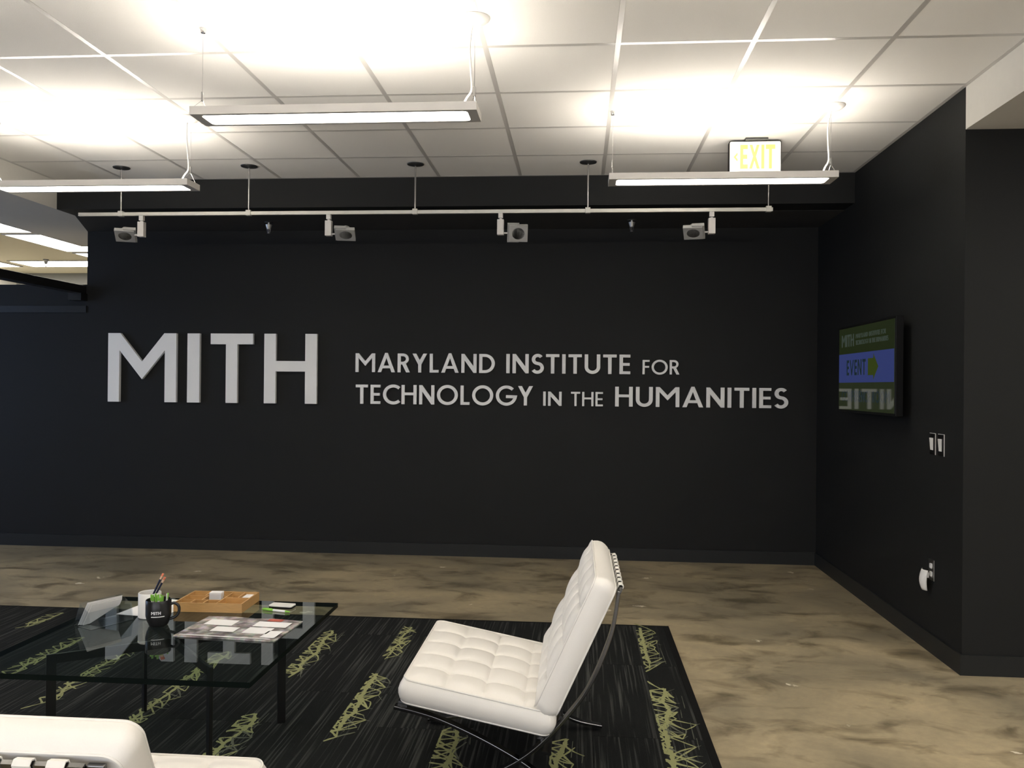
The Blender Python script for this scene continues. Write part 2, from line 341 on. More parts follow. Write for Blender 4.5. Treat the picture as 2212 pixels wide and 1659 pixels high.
# ------------------------------------------------------------------ a geometric capital alphabet (cap height 1)
def stroke(P, w):
    L, R = [], []
    n = len(P)
    for i, (x, z) in enumerate(P):
        if i == 0: d = [(P[1][0]-x, P[1][1]-z)]
        elif i == n - 1: d = [(x-P[-2][0], z-P[-2][1])]
        else: d = [(x-P[i-1][0], z-P[i-1][1]), (P[i+1][0]-x, P[i+1][1]-z)]
        ns = []
        for a, b in d:
            l = math.hypot(a, b); ns.append((-b/l, a/l))
        nx = sum(q[0] for q in ns)/len(ns); nz = sum(q[1] for q in ns)/len(ns); l2 = nx*nx + nz*nz
        nx, nz = nx/l2, nz/l2
        L.append((x + nx*w/2, z + nz*w/2)); R.append((x - nx*w/2, z - nz*w/2))
    return L + R[::-1]
def glyph(c, w):
    h = w / 2
    if c == 'M': return 1.0, [[(0,0),(0,1),(w+.01,1),(.5,.59),(.99-w,1),(1,1),(1,0),(1-w,0),(1-w,.75),(.5,.33),(w,.75),(w,0)]]
    if c == 'I': return w, [[(0,0),(0,1),(w,1),(w,0)]]
    if c == 'T': return .62, [[(.31-h,0),(.31-h,1-w*.92),(0,1-w*.92),(0,1),(.62,1),(.62,1-w*.92),(.31+h,1-w*.92),(.31+h,0)]]
    if c == 'H': return .755, [[(0,0),(0,1),(w,1),(w,.61),(.755-w,.61),(.755-w,1),(.755,1),(.755,0),(.755-w,0),(.755-w,.61-w*.9),(w,.61-w*.9),(w,0)]]
    if c == 'E': return .50, [[(0,0),(0,1),(.5,1),(.5,1-w*.9),(w,1-w*.9),(w,.5+h*.9),(.47,.5+h*.9),(.47,.5-h*.9),(w,.5-h*.9),(w,w*.9),(.5,w*.9),(.5,0)]]
    if c == 'F': return .46, [[(0,0),(0,1),(.46,1),(.46,1-w*.9),(w,1-w*.9),(w,.52+h*.9),(.43,.52+h*.9),(.43,.52-h*.9),(w,.52-h*.9),(w,0)]]
    if c == 'L': return .45, [[(0,0),(0,1),(w,1),(w,w*.92),(.45,w*.92),(.45,0)]]
    if c == 'A':
        return .88, [[(0,0),(.375,1.03),(.505,1.03),(.88,0),(.70,0),(.63,.21),(.25,.21),(.18,0)], [(.303,.355),(.44,.76),(.577,.355)]]
    if c == 'N': return .76, [[(0,0),(0,1),(w*.95,1),(.76-w,.36),(.76-w,1),(.76,1),(.76,0),(.76-w*.95,0),(w,.66),(w,0)]]
    if c == 'Y': return .74, [[(.37-h,0),(.37-h,.42),(0,1),(.19,1),(.37,.66),(.55,1),(.74,1),(.37+h,.42),(.37+h,0)]]
    if c == 'V': return .78, [[(.32,0),(0,1),(.18,1),(.39,.30),(.60,1),(.78,1),(.46,0)]]
    if c == 'X': return .70, [[(0,0),(.25,.51),(.02,1),(.21,1),(.35,.68),(.49,1),(.68,1),(.45,.51),(.70,0),(.51,0),(.35,.34),(.19,0)]]
    if c == 'O': return 1.04, [arc(.52,.5,.52,0,352.5,47,.52), arc(.52,.5,.52-w,0,352.5,47,.52-w)]
    if c == 'C': return .80, [stroke(arc(.52,.5,.52-h,48,312,40), w)]
    if c == 'G': return .96, [stroke(arc(.52,.5,.52-h,45,352,44) + [(.50, .45)], w*.97)]
    if c == 'D': return .78, [[(0,0),(0,1),(.28,1)] + arc(.28,.5,.5,88,-88,28) + [(.28,0)], [(w,w*.95),(w,1-w*.95),(.28,1-w*.95)] + arc(.28,.5,.5-w,86,-86,24,.5-w*.95) + [(.28,w*.95)]]
    if c == 'R': return .62, [[(0,0),(0,1),(.28,1)] + arc(.28,.715,.285,85,-62,20) + [(.63,0),(.435,0),(.235,.42),(w,.42),(w,0)], [(w,.565),(w,1-w*.9),(.28,1-w*.9)] + arc(.28,.713,.285-w*.93,80,-80,14) + [(.28,.565)]]
    if c == 'S': return .54, [stroke(arc(.285,.725,.195,35,262,22,.725-.52) + arc(.27,.29,.225,86,-150,26), w)]
    if c == 'U': return .72, [stroke([(h,1),(h,.36)] + arc(.36,.36,.36-h,188,352,22) + [(.72-h,.36),(.72-h,1)], w)]
    return .35, []
def text_letters(txt, cap, width, w=.165, gap=.13):
    gl = [glyph(c, w) for c in txt]; tot = sum(g[0] for g in gl) + gap * (len(gl) - 1); sx = width / tot; x = 0; out = []
    for c, (adv, loops) in zip(txt, gl):
        if loops: out.append((c, [[(sx * (x + px), cap * pz) for px, pz in lp] for lp in loops]))
        x += adv + gap
    return out

# ------------------------------------------------------------------ the room
sbox('floor', FLOOR, -9.0, 6.0, YB - .2, 13.0, -0.1, 0.0)
# back wall: full-height stretch and the lower stretch beside it
struct(MB().box(-4.37, XR, D, D + .16, 0, HC + .05).build('wall_back', BLACK))
lowwall = struct(MB().box(-8.1, -4.37, D, D + .16, 0, 2.335).build('wall_back_low', BLACK))
MB().box(-8.1, -4.372, D - .012, D, 2.085, 2.145).build('header_rail', BASEB, lowwall)
sbox('baseboard_back', BASEB, -8.1, XR - .0122, D - .012, D, 0, .105)
sbox('wall_right', BLACK, XR, 6.0, D2, D + .16, 0, HC + .05)
sbox('baseboard_right', BASEB, XR - .012, XR, D2 - .012, D, 0, .105)
sbox('baseboard_front_right', BASEB, XR + .0002, 6.0, D2 - .012, D2, 0, .105)
struct(MB().box(-8.2, -4.7, YB - .16, YB, 0, HC + .05).box(2.3, 6.0, YB - .16, YB, 0, HC + .05).box(-4.7, 2.3, YB - .16, YB, 0, .5).box(-4.7, 2.3, YB - .16, YB, 2.4, HC + .05).build('wall_front', WHITEW))
wf2 = MB()
for k in range(6): wf2.box(-4.7 + k * 1.39, -4.7 + k * 1.39 + .05, YB - .1, YB - .05, .55, 2.35)
wf2 = struct(wf2.box(-4.7, 2.3, YB - .1, YB - .05, .5, .55).box(-4.7, 2.3, YB - .1, YB - .05, 2.35, 2.4).build('added_fill_window', LIGHTGREY))  # unseen window, added to go with the fill light behind the viewer
for k in range(5): MB().box(-4.65 + k * 1.39, -4.7 + (k + 1) * 1.39, YB - .08, YB - .07, .55, 2.35).build('pane', WGLASS, wf2)
sbox('wall_side_right', WHITEW, 6.0, 6.16, YB - .16, D2, 0, HC + .05)
# window wall on the far left
lw = struct(MB().box(-8.26, -8.1, YB, 3.2, 0, HC + .05).box(-8.26, -8.1, 6.0, 13.0, 0, HC + .05).box(-8.26, -8.1, 3.2, 6.0, 0, .75).box(-8.26, -8.1, 3.2, 6.0, 2.55, HC + .05).build('wall_left', WHITEW))
wf = struct(MB().box(-8.2, -8.14, 3.2, 6.0, .75, .80).box(-8.2, -8.14, 3.2, 6.0, 2.5, 2.55).box(-8.2, -8.14, 3.2, 3.25, .8, 2.5).box(-8.2, -8.14, 5.95, 6.0, .8, 2.5).box(-8.2, -8.14, 4.57, 4.63, .8, 2.5).build('window_1', LIGHTGREY))
MB().box(-8.175, -8.165, 3.25, 4.57, .8, 2.5).build('pane', WGLASS, wf)
MB().box(-8.175, -8.165, 4.63, 5.95, .8, 2.5).build('pane', WGLASS, wf)
# neighbouring room beyond the low wall
sbox('wall_far', GREYW, -8.1, 6.0, 11.5, 11.66, 0, HC + .05)
sbox('ceiling_far', CREAM, -8.1, XR, D + .16, 11.5, HC, HC + .05)
sbox('ceiling_side', CREAM, -8.1, -4.92, YB, D + .16, HC, HC + .05)
# bulkheads round the raised tile ceiling
sf = struct(MB().box(XL, XR, DS, D, HB, HC + .05).build('trim_1', BLACK))
MB().prism([[(XL, DS + .24), (XR, DS + .24), (XR, D), (-4.37, D)]], HB - .0014, HB - .0002, fn=lambda p: (p[0], p[2], p[1])).build('lightened_underside', mat('lightened_black_panel', (0.046, 0.047, 0.047), 0.8, spec=0.1), sf)  # lighter black painted in to offset the shade under the soffit
struct(MB().box(-4.92, XL, YB, 7.95, HB, HC + .05).build('trim_2', WHITEW))
struct(MB().box(XR, 6.0, YB, D2, HB, HC + .05).build('trim_3', WHITEW))
struct(MB().box(-4.88, -4.10, 7.9505, 8.6, HB + .09, HC).build('trim_4', GREYW))

# tile ceiling
ceil = struct(MB().box(XL, XR, YB, DS, HC + .03, HC + .05).build('ceiling', TILE))
xs = [XL] + [GX + i * T for i in range(-5, 4)] + [XR]
ys = [YB] + [GY - j * T for j in range(13, -1, -1)] + [DS]
cache = {}
for i in range(len(xs) - 1):
    for j in range(len(ys) - 1):
        a, b = xs[i + 1] - xs[i] - .0246, ys[j + 1] - ys[j] - .0246
        key = (round(a, 3), round(b, 3)); pos = ((xs[i] + xs[i+1]) / 2, (ys[j] + ys[j+1]) / 2, HC + .0005)
        if key not in cache: cache[key] = MB().box(-a/2, a/2, -b/2, b/2, 0, .018).build('ceiling_tile', TILE, ceil, pos)
        else: share(cache[key], 'ceiling_tile', ceil, pos)
ylen = DS - YB; xlen = XR - XL
rb = None
for x in xs[1:-1]:
    if rb is None: rb = MB().box(-.012, .012, 0, ylen, -.0004, .0055).build('grid_runner', TBAR, ceil, (x, YB, HC))
    else: share(rb, 'grid_runner', ceil, (x, YB, HC))
cb = None
for y in ys[1:-1]:
    for i in range(len(xs) - 1):
        a = xs[i+1] - xs[i] - .024
        key = ('c', round(a, 3)); pos = ((xs[i] + xs[i+1]) / 2, y, HC)
        if key not in cache: cache[key] = MB().box(-a/2, a/2, -.012, .012, -.0003, .0055).build('grid_cross_bar', TBAR, ceil, pos)
        else: share(cache[key], 'grid_cross_bar', ceil, pos)
MB().box(XL, XL + .022, YB, DS, HC - .0008, HC + .0003).build('edge_angle', TBAR, ceil)
MB().box(XR - .022, XR, YB, DS, HC - .0008, HC + .0003).build('edge_angle', TBAR, ceil)
MB().box(XL + .022, XR - .022, DS - .02, DS, HC - .0008, HC + .0003).build('edge_angle', TBAR, ceil)

# dark rail beside the wall end
rl = thing('door_rail', 'dark rail running forward from the end of the tall black wall', 'rail', (-4.425, D, 2.252))
MB().box(-.05, .05, -2.3, -.002, 0, .07).build('beam', BLACKS, rl, bevel=.004)
MB().box(-.06, .06, -.10, -.001, -.065, 0).build('bracket', BLACKS, rl)
MB().box(-.04, .04, -2.3, -2.22, -2.252, 0).build('post', BLACKS, rl)

# troffers in the neighbouring room and its sprinkler
def troffer(x, y, sx, sy, label, z=HC):
    t = thing('ceiling_troffer', label, 'ceiling light', (x, y, z), group='troffers beyond the low wall' if z == HC else 'added troffers in the lower ceiling')
    MB().box(-sx/2, sx/2, -sy/2, -sy/2+.025, -.012, -.0005).box(-sx/2, sx/2, sy/2-.025, sy/2, -.012, -.0005).box(-sx/2, -sx/2+.025, -sy/2+.025, sy/2-.025, -.012, -.0005).box(sx/2-.025, sx/2, -sy/2+.025, sy/2-.025, -.012, -.0005).build('frame', LIGHTGREY, t)
    MB().box(-sx/2+.025, sx/2-.025, -sy/2+.025, sy/2-.025, -.008, -.002).build('diffuser', TROF, t)
troffer(-5.80, 7.73, .6, 1.18, 'lit ceiling troffer nearest, cut by the picture edge above the low wall')
troffer(-5.80, 8.985, .6, 1.14, 'long lit ceiling troffer beside the grey bulkhead')
troffer(-5.80, 10.25, .6, 1.18, 'sliver of lit troffer behind the end of the black wall')
troffer(-6.77, 11.10 - .56, 1.2, .54, 'crosswise lit troffer below the small ceiling sprinkler')
troffer(3.4, 2.7, 1.2, .6, 'added troffer in the lower ceiling beside the sitting area, out of the picture', HB)  # this and the next: unseen lights added to brighten the right-hand wall
troffer(3.4, .3, 1.2, .6, 'added unseen troffer in the lower ceiling behind the viewer', HB)
troffer(-7.80, 11.10 - .56, .56, .54, 'crosswise lit troffer at the far picture edge')

# ------------------------------------------------------------------ wall lettering
def sign_word(txt, x0, x1, z, cap, depth, parent, w=.165):
    for c, loops in text_letters(txt, cap, x1 - x0, w):
        ox = min(p[0] for p in loops[0])
        MB().prism([[(px - ox, pz) for px, pz in lp] for lp in loops], -depth, 0).build('letter', SILVER, parent, (x0 + ox, 0, z), bevel=.0015, seg=1)
s1 = thing('wall_sign', 'large silver four-letter sign mounted on the black wall', 'sign', (-3.2, D - .006, 1.295))
for txt, a, b in (('M', 235, 384), ('I', 408, 434.5), ('T', 458, 549), ('H', 573, 685)):
    k = (-2.26 + 4.148) / (685 - 235)
    sign_word(txt, -4.148 + (a - 235) * k + 3.2, -4.148 + (b - 235) * k + 3.2, 0, .607, .032, s1, .168)
s2 = thing('wall_sign', 'smaller two-line silver lettering on the black wall spelling the full name', 'sign', (-.1, D - .006, 1.30))
def px2x(px): return -1.923 + (px - 768) / (1701 - 768) * (1.735 + 1.923)
for txt, a, b, z, cap, w in (('MARYLAND', 768, 1077, .274, .163, .158), ('INSTITUTE', 1102, 1370, .274, .165, .162), ('FOR', 1396, 1474, .274, .121, .145),
                          ('TECHNOLOGY', 769, 1161, 0, .166, .158), ('IN', 1183, 1223, 0, .121, .145), ('THE', 1243, 1312, 0, .121, .145), ('HUMANITIES', 1338, 1701, 0, .168, .158)):
    sign_word(txt, px2x(a) + .1, px2x(b) + .1, z, cap, .018, s2, w)

# ------------------------------------------------------------------ pendant lights
def rrect(hx, hy, r, n=6):
    return arc(hx-r, hy-r, r, 0, 90, n) + arc(-hx+r, hy-r, r, 90, 180, n) + arc(-hx+r, -hy+r, r, 180, 270, n) + arc(hx-r, -hy+r, r, 270, 360, n)
def pendant(x, y, z, label, group='pendant ceiling lights'):
    t = thing('pendant_light', label, 'ceiling light', (x, y, z), group=group)
    hx, hy, hh = .623, .083, .036
    fn = lambda p: (p[0], p[2], p[1])
    hb = MB()
    outer = [(hx, hy), (-hx, hy), (-hx, -hy), (hx, -hy)]
    hb.prism([outer, rrect(hx - .042, hy - .019, .02)[::-1]], 0, .004, fn=fn)
    hb.box(-hx, hx, -hy, -hy + .006, .004, hh).box(-hx, hx, hy - .006, hy, .004, hh).box(-hx, -hx + .006, -hy + .006, hy - .006, .004, hh).box(hx - .006, hx, -hy + .006, hy - .006, .004, hh)
    hb.build('housing', LIGHTGREY, t)
    MB().prism([rrect(hx - .041, hy - .018, .02)], .0045, .008, fn=fn).build('diffuser', LENS, t)
    for yy in (-.032, .032):
        MB().tube([(-hx + .03, yy, .036), (hx - .03, yy, .036)], .011, 12).build('lamp_tube', UPL, t, smooth=True)
    top = HC - z
    # thin hanger, cable gripper and split wires at each end
    for sgn in (-1, 1):
        ex = sgn * (hx - .02)
        MB().tube([(ex, 0, top - .012), (ex, 0, .10)], .0013, 5).build('hanger_wire', CHROME, t)
        MB().tube([(ex, 0, .125), (ex, 0, .085)], .006, 8).build('cable_gripper', CHROME, t)
        MB().tube([(ex, 0, .09), (ex, -hy + .004, hh)], .001, 5).tube([(ex, 0, .09), (ex, hy - .004, hh)], .001, 5).build('split_wire', CHROME, t)
    ex = hx - .02
    MB().lathe([(0, -.030), (.018, -.030), (.050, -.020), (.066, -.006), (.068, -.001), (0, -.001)], 24, (ex, -.03, top)).build('canopy', WHITEP, t, smooth=True)
    MB().lathe([(0, -.022), (.010, -.022), (.014, -.003), (.014, -.001), (0, -.001)], 12, (-ex, 0, top)).build('ceiling_anchor', CHROME, t, smooth=True)
    MB().tube(smooth_path([(ex - .008, -.03, top - .028), (ex - .02, -.012, top - .11), (ex - .016, -.004, .20), (ex - .012, -.002, .115), (ex - .035, -.01, .07), (ex - .055, -.02, .018)], 6), .0042, 8).build('power_cord', WHITEP, t, smooth=True)
    return t
p0 = pendant(-1.058, 3.57, 2.622, 'lit pendant light hanging nearest, at the top centre of the ceiling')
def pend_copy(x, y, label):
    t = copy_tree(p0); t.location = (x, y, 2.622); t['label'] = label; return t
pend_copy(.785, 4.78, 'lit pendant light in front of the exit sign')
pend_copy(-2.905, 4.80, 'lit pendant light at the picture edge below the tile ceiling near the bulkhead')
for x, y, l in ((-2.905, 2.36, 'added pendant light above the sitting area, out of the picture'), (.785, 2.36, 'added pendant light overhead beside the rug edge, out of the picture'),
             (-1.058, 1.15, 'added pendant light over the near armchair, out of the picture'), (.785, -.07, 'added unseen pendant light behind the viewer on the wall side'), (-2.905, -.07, 'added unseen pendant light behind the viewer on the window side')):
    pend_copy(x, y, l)  # unseen pendants continuing the pattern, added to brighten the room

# ------------------------------------------------------------------ track and spotlights
TY, TZ = 5.85, 2.688
tr = thing('lighting_track', 'long thin silver lighting track hung before the black wall', 'light track', (-1.2, TY, TZ))
MB().box(-3.645 + 1.2, 1.315 + 1.2, -.010, .010, -.0125, .0125).build('rail', TRACKM, tr, bevel=.001)
for x in (-3.325, -2.37, -1.160, .056, 1.287):
    lx = x + 1.2
    MB().tube([(lx, 0, .02), (lx, 0, HC - TZ - .001)], .0065, 10).build('stem', CHROME, tr, smooth=True)
    MB().lathe([(0, -.016), (.010, -.016), (.030, -.008), (.058, -.006), (.060, -.001), (0, -.001)], 28, (lx, 0, HC - TZ)).build('ceiling_canopy', DARKM, tr, smooth=True)
    MB().box(lx - .018, lx + .018, -.016, .016, -.017, .022).build('connector', TRACKM, tr, bevel=.002)
def spot(x, sgn, pitch, yaw, label):
    t = thing('track_spotlight', label, 'spotlight', (x, TY, TZ - .0135), group='spotlights on the track')
    MB().box(-.016, .016, -.014, .014, -.034, 0).build('adapter', LIGHTGREY, t, bevel=.002)
    MB().tube([(0, 0, -.034), (0, 0, -.044)], .010, 10).build('swivel', LIGHTGREY, t)
    MB().box(-.023, .023, -.020, .020, -.152, -.044).build('driver_box', LIGHTGREY, t, bevel=.002)
    MB().tube([(sgn * .023, 0, -.138), (sgn * .052, 0, -.138)], .006, 10).build('arm', LIGHTGREY, t, smooth=True)
    h = bpy.data.objects.new('lamp_head', None); C.objects.link(h); h.parent = t; h.location = (sgn * .118, 0, -.138)
    h.rotation_euler = (math.radians(pitch), 0, math.radians(yaw)); h.rotation_mode = 'XYZ'
    # local: face towards -y
    fp = [(-.060 * 1, -.062), (.072, -.062), (.072, .062), (-.060, .062)]
    if sgn < 0: fp = [(-a, b) for a, b in fp][::-1]
    MB().prism([fp, arc(.006 * sgn, 0, .045, 360, 12, 29)], -.014, .012).build('face_plate', HEADM, h, bevel=.001, seg=1)
    a, b = sorted((-.070 * sgn, .012 * sgn))
    MB().box(a, b, -.006, .018, -.069, -.0625).box(a, b, -.006, .018, .0625, .069).box(min(-.070 * sgn, -.061 * sgn), max(-.070 * sgn, -.061 * sgn), -.006, .018, -.0625, .0625).build('yoke', HEADM, h)
    o = MB().lathe([(.046, -.012), (.046, .020), (.026, .055), (.001, .058)], 24); o.v = [(p[0] + .006 * sgn, p[2], p[1]) for p in o.v]
    o2 = MB().lathe([(.044, -.012), (.043, .014), (.024, .046), (.001, .05)], 24); o2.v = [(p[0] + .006 * sgn, p[2], p[1]) for p in o2.v]
    o.build('lamp_can', HEADM, h, smooth=True); o2.build('reflector', REFL, h, smooth=True)
    o3 = MB().lathe([(.001, -.004), (.010, -.003), (.016, .004), (.017, .020), (.010, .045)], 16); o3.v = [(p[0] + .006 * sgn, p[2], p[1]) for p in o3.v]
    o3.build('bulb', BULB, h, smooth=True)
spot(-3.168, -1, 60, 22, 'spotlight on the track above the first big letter')
spot(-1.782, 1, 62, 10, 'spotlight on the track above the gap between the two signs')
spot(-.552, 1, 36, 6, 'spotlight turned to face the room, third along the track')
spot(.905, -1, 60, -12, 'spotlight nearest the exit sign end of the track')

def sprinkler(x, y, z, label, group='sprinklers in the soffit'):
    t = thing('sprinkler_head', label, 'sprinkler', (x, y, z), group=group)
    MB().lathe([(0, -.006), (.034, -.006), (.036, -.001), (0, -.001)], 20).build('escutcheon', DARKM, t, smooth=True)
    MB().lathe([(.009, -.001), (.009, -.02), (.028, -.022), (.016, -.058), (.012, -.060), (0, -.060)][::-1], 18).build('body', mat('satin_nickel', (0.62, 0.62, 0.6), 0.35, metal=0.8), t, smooth=True)
    MB().tube([(.014, 0, -.058), (.010, 0, -.085), (0, 0, -.092)], .0025, 6).tube([(-.014, 0, -.058), (-.010, 0, -.085), (0, 0, -.092)], .0025, 6).tube([(0, 0, -.06), (0, 0, -.09)], .003, 6).build('frame_arms', STEEL, t)
    MB().lathe([(0, -.0955), (.014, -.0955), (.014, -.092), (0, -.092)], 12).build('deflector', STEEL, t)
sprinkler(-2.57, 6.77, HB - .0016, 'chrome sprinkler under the black soffit above the acronym sign')
sprinkler(.417, 6.77, HB - .0016, 'chrome sprinkler under the black soffit near the exit sign')
sprinkler(-6.79, 10.20, HC, 'small sprinkler on the cream ceiling beyond the low wall')

# ------------------------------------------------------------------ exit sign
ex = thing('exit_sign', 'lit white exit sign with yellow-green letters hanging from the ceiling', 'exit sign', (1.092, 5.35, HC))
MB().prism([rrect(.160, .104, .008)], 0, .045, fn=lambda p: (p[0], p[1], p[2] - .120)).build('housing', BLACKPL, ex)
MB().prism([rrect(.156, .100, .008)], -.003, -.0003, fn=lambda p: (p[0], p[1], p[2] - .120)).build('face', EXITW, ex)
MB().box(-.065, .075, -.03, .07, -.016, -.001).build('ceiling_mount', DARKM, ex, bevel=.003)
for c, loops in text_letters('EXIT', .150, .214, .20, .10):
    MB().prism(loops, -.0045, -.0032).build('letter', EXITY, ex, (-.092, 0, -.120 - .070))
MB().prism([[(0, 0), (.022, .026), (.026, .026), (.026, .013), (.015, 0), (.026, -.013), (.026, -.026), (.022, -.026)][::-1]], -.0045, -.0032).build('chevron', EXITY, ex, (-.134, 0, -.116))

# ------------------------------------------------------------------ wall screen
tv = thing('wall_screen', 'wall-mounted flat screen with blue and green sign beside the corner', 'television', (1.882, 5.696, 1.605), (0, 0, -PI / 2))
MB().prism([[(-.546, -.302), (.546, -.302), (.546, .302), (-.546, .302)]], 0, .045).build('casing', BLACKPL, tv, bevel=.003)
MB().box(-.30, .30, .0455, .096, -.2, .2).build('wall_bracket', BLACKPL, tv)
bz = .017
scr = MB().box(-.546 + bz, .546 - bz, -.003, -.0002, -.302 + bz, .302 - bz).build('screen', SCG, tv)
MB().box(-.529, .529, -.0036, -.0032, -.095, .105).build('screen_band', SCB, scr)
MB().box(-.529, .529, -.0036, -.0032, -.284, -.0955).build('screen_band', SCG2, scr)
def screen_text(txt, x, z, cap, width, m_, w=.18, sx=1):
    mb = MB()
    for c, loops in text_letters(txt, cap, width, w): mb.prism(loops, -.0042, -.0038)
    mb.build('screen_text', m_, scr, (x, 0, z))
screen_text('EVENT', -.355, -.045, .105, .39, SCT, .2)
MB().prism([[(0, -.055), (.10, -.055), (.10, -.085), (.19, 0), (.10, .085), (.10, .055), (0, .055)]], -.0042, -.0038).build('screen_arrow', SCA, scr, (.075, 0, .006))
screen_text('MITH', -.47, .155, .085, .26, SCW)
screen_text('MARYLAND INSTITUTE FOR', -.17, .205, .03, .56, SCW)
screen_text('TECHNOLOGY IN THE HUMANITIES', -.17, .16, .03, .60, SCW)
screen_text('CONFERENCE ROOM', -.46, -.225, .075, .92, SCT)

# ------------------------------------------------------------------ light switches and outlet on the side wall
def switch(y, z, label):
    t = thing('light_switch', label, 'light switch', (XR - .0005, y, z), (0, 0, -PI / 2), 'light switches by the wall corner')
    MB().box(-.036, .036, -.006, 0, -.058, .058).build('plate', BLACKPL, t, bevel=.002)
    MB().box(-.0375, .0375, -.004, -.0002, .0582, .0605).box(.0362, .0378, -.0045, -.0002, -.0595, .0582).build('plate_edge', LIGHTGREY, t)
    MB().add([(-.017,-.0062,-.034),(.017,-.0062,-.034),(.017,-.0062,.034),(-.017,-.0062,.034),(-.017,-.009,-.034),(.017,-.009,-.034),(.017,-.015,.034),(-.017,-.015,.034)],
             [(4,5,6,7),(0,4,7,3),(1,2,6,5),(3,7,6,2),(0,1,5,4),(0,3,2,1)]).build('rocker', WHITEP, t, bevel=.001, seg=1)
switch(4.853, 1.163, 'white rocker light switch farther from the wall corner')
switch(4.742, 1.163, 'white rocker light switch nearer the wall corner')
t = thing('wall_outlet', 'steel wall outlet low on the black side wall', 'outlet', (XR - .0005, 4.855, .460), (0, 0, -PI / 2))
MB().box(-.036, .036, -.005, 0, -.058, .058).build('plate', STEEL, t, bevel=.002)
for dz in (.022, -.022):
    MB().prism([rrect(.0165, .0145, .009)], -.008, -.0052).build('socket', WHITEP, t, (0, 0, dz))
t = thing('plug_in_night_light', 'white curved plug-in unit hanging from the wall outlet', 'night light', (XR - .010, 4.885, .412), (0, 0, -PI / 2))
sh = MB(); vs = []; fs = []
n, k = 10, 8
for i in range(n + 1):
    zz = .045 - .115 * i / n; dep = .016 + .026 * math.sin(PI * (i + 2) / (n + 4)); wd = .040 - .008 * (i / n) ** 2
    for j in range(k + 1):
        w = -1 + 2 * j / k; vs.append((wd * w, -dep * (1 - .55 * w * w) - .004, zz))
for i in range(n):
    for j in range(k): fs.append((i*(k+1)+j, (i+1)*(k+1)+j, (i+1)*(k+1)+j+1, i*(k+1)+j+1))
sh.add(vs, fs); o = sh.build('shell', WHITEP, t, smooth=True); sm = o.modifiers.new('thick', 'SOLIDIFY'); sm.thickness = .004
MB().box(-.014, .014, -.020, -.0005, .0, .03).build('plug', WHITEP, t)

# ------------------------------------------------------------------ rug of carpet tiles
RX1, RY1 = .562, 5.178
BD = .034
CW, CL = .457, .914
NC = 10
RX0 = RX1 - 2 * BD - NC * CW; RY0 = 1.55
rug = thing('rug', 'black striped rug of carpet tiles with scribbled chartreuse motifs', 'rug', (0, 0, 0))
MB().box(RX1 - BD, RX1, RY0, RY1, .001, .010).box(RX0, RX0 + BD, RY0, RY1, .001, .010).box(RX0 + BD, RX1 - BD, RY1 - BD * .6, RY1, .001, .010).box(RX0 + BD, RX1 - BD, RY0, RY0 + BD, .001, .010).build('binding', RUGEDGE, rug)
tcache = {}
for c in range(NC):
    xc = RX1 - BD - (c + .5) * CW
    y = RY1 - BD * .6; first = True
    while y > RY0 + BD + .01:
        l = (.73 if c % 2 == 0 else .35) if first else CL
        l = min(l, y - RY0 - BD); first = False
        key = round(l, 3); pos = (xc, y - l / 2, .001)
        if key not in tcache: tcache[key] = MB().box(-CW/2 + .0006, CW/2 - .0006, -l/2 + .0006, l/2 - .0006, 0, .009).build('carpet_tile', CARPET, rug, pos)
        else: share(tcache[key], 'carpet_tile', rug, pos)
        y -= l
rnd = random.Random(7)
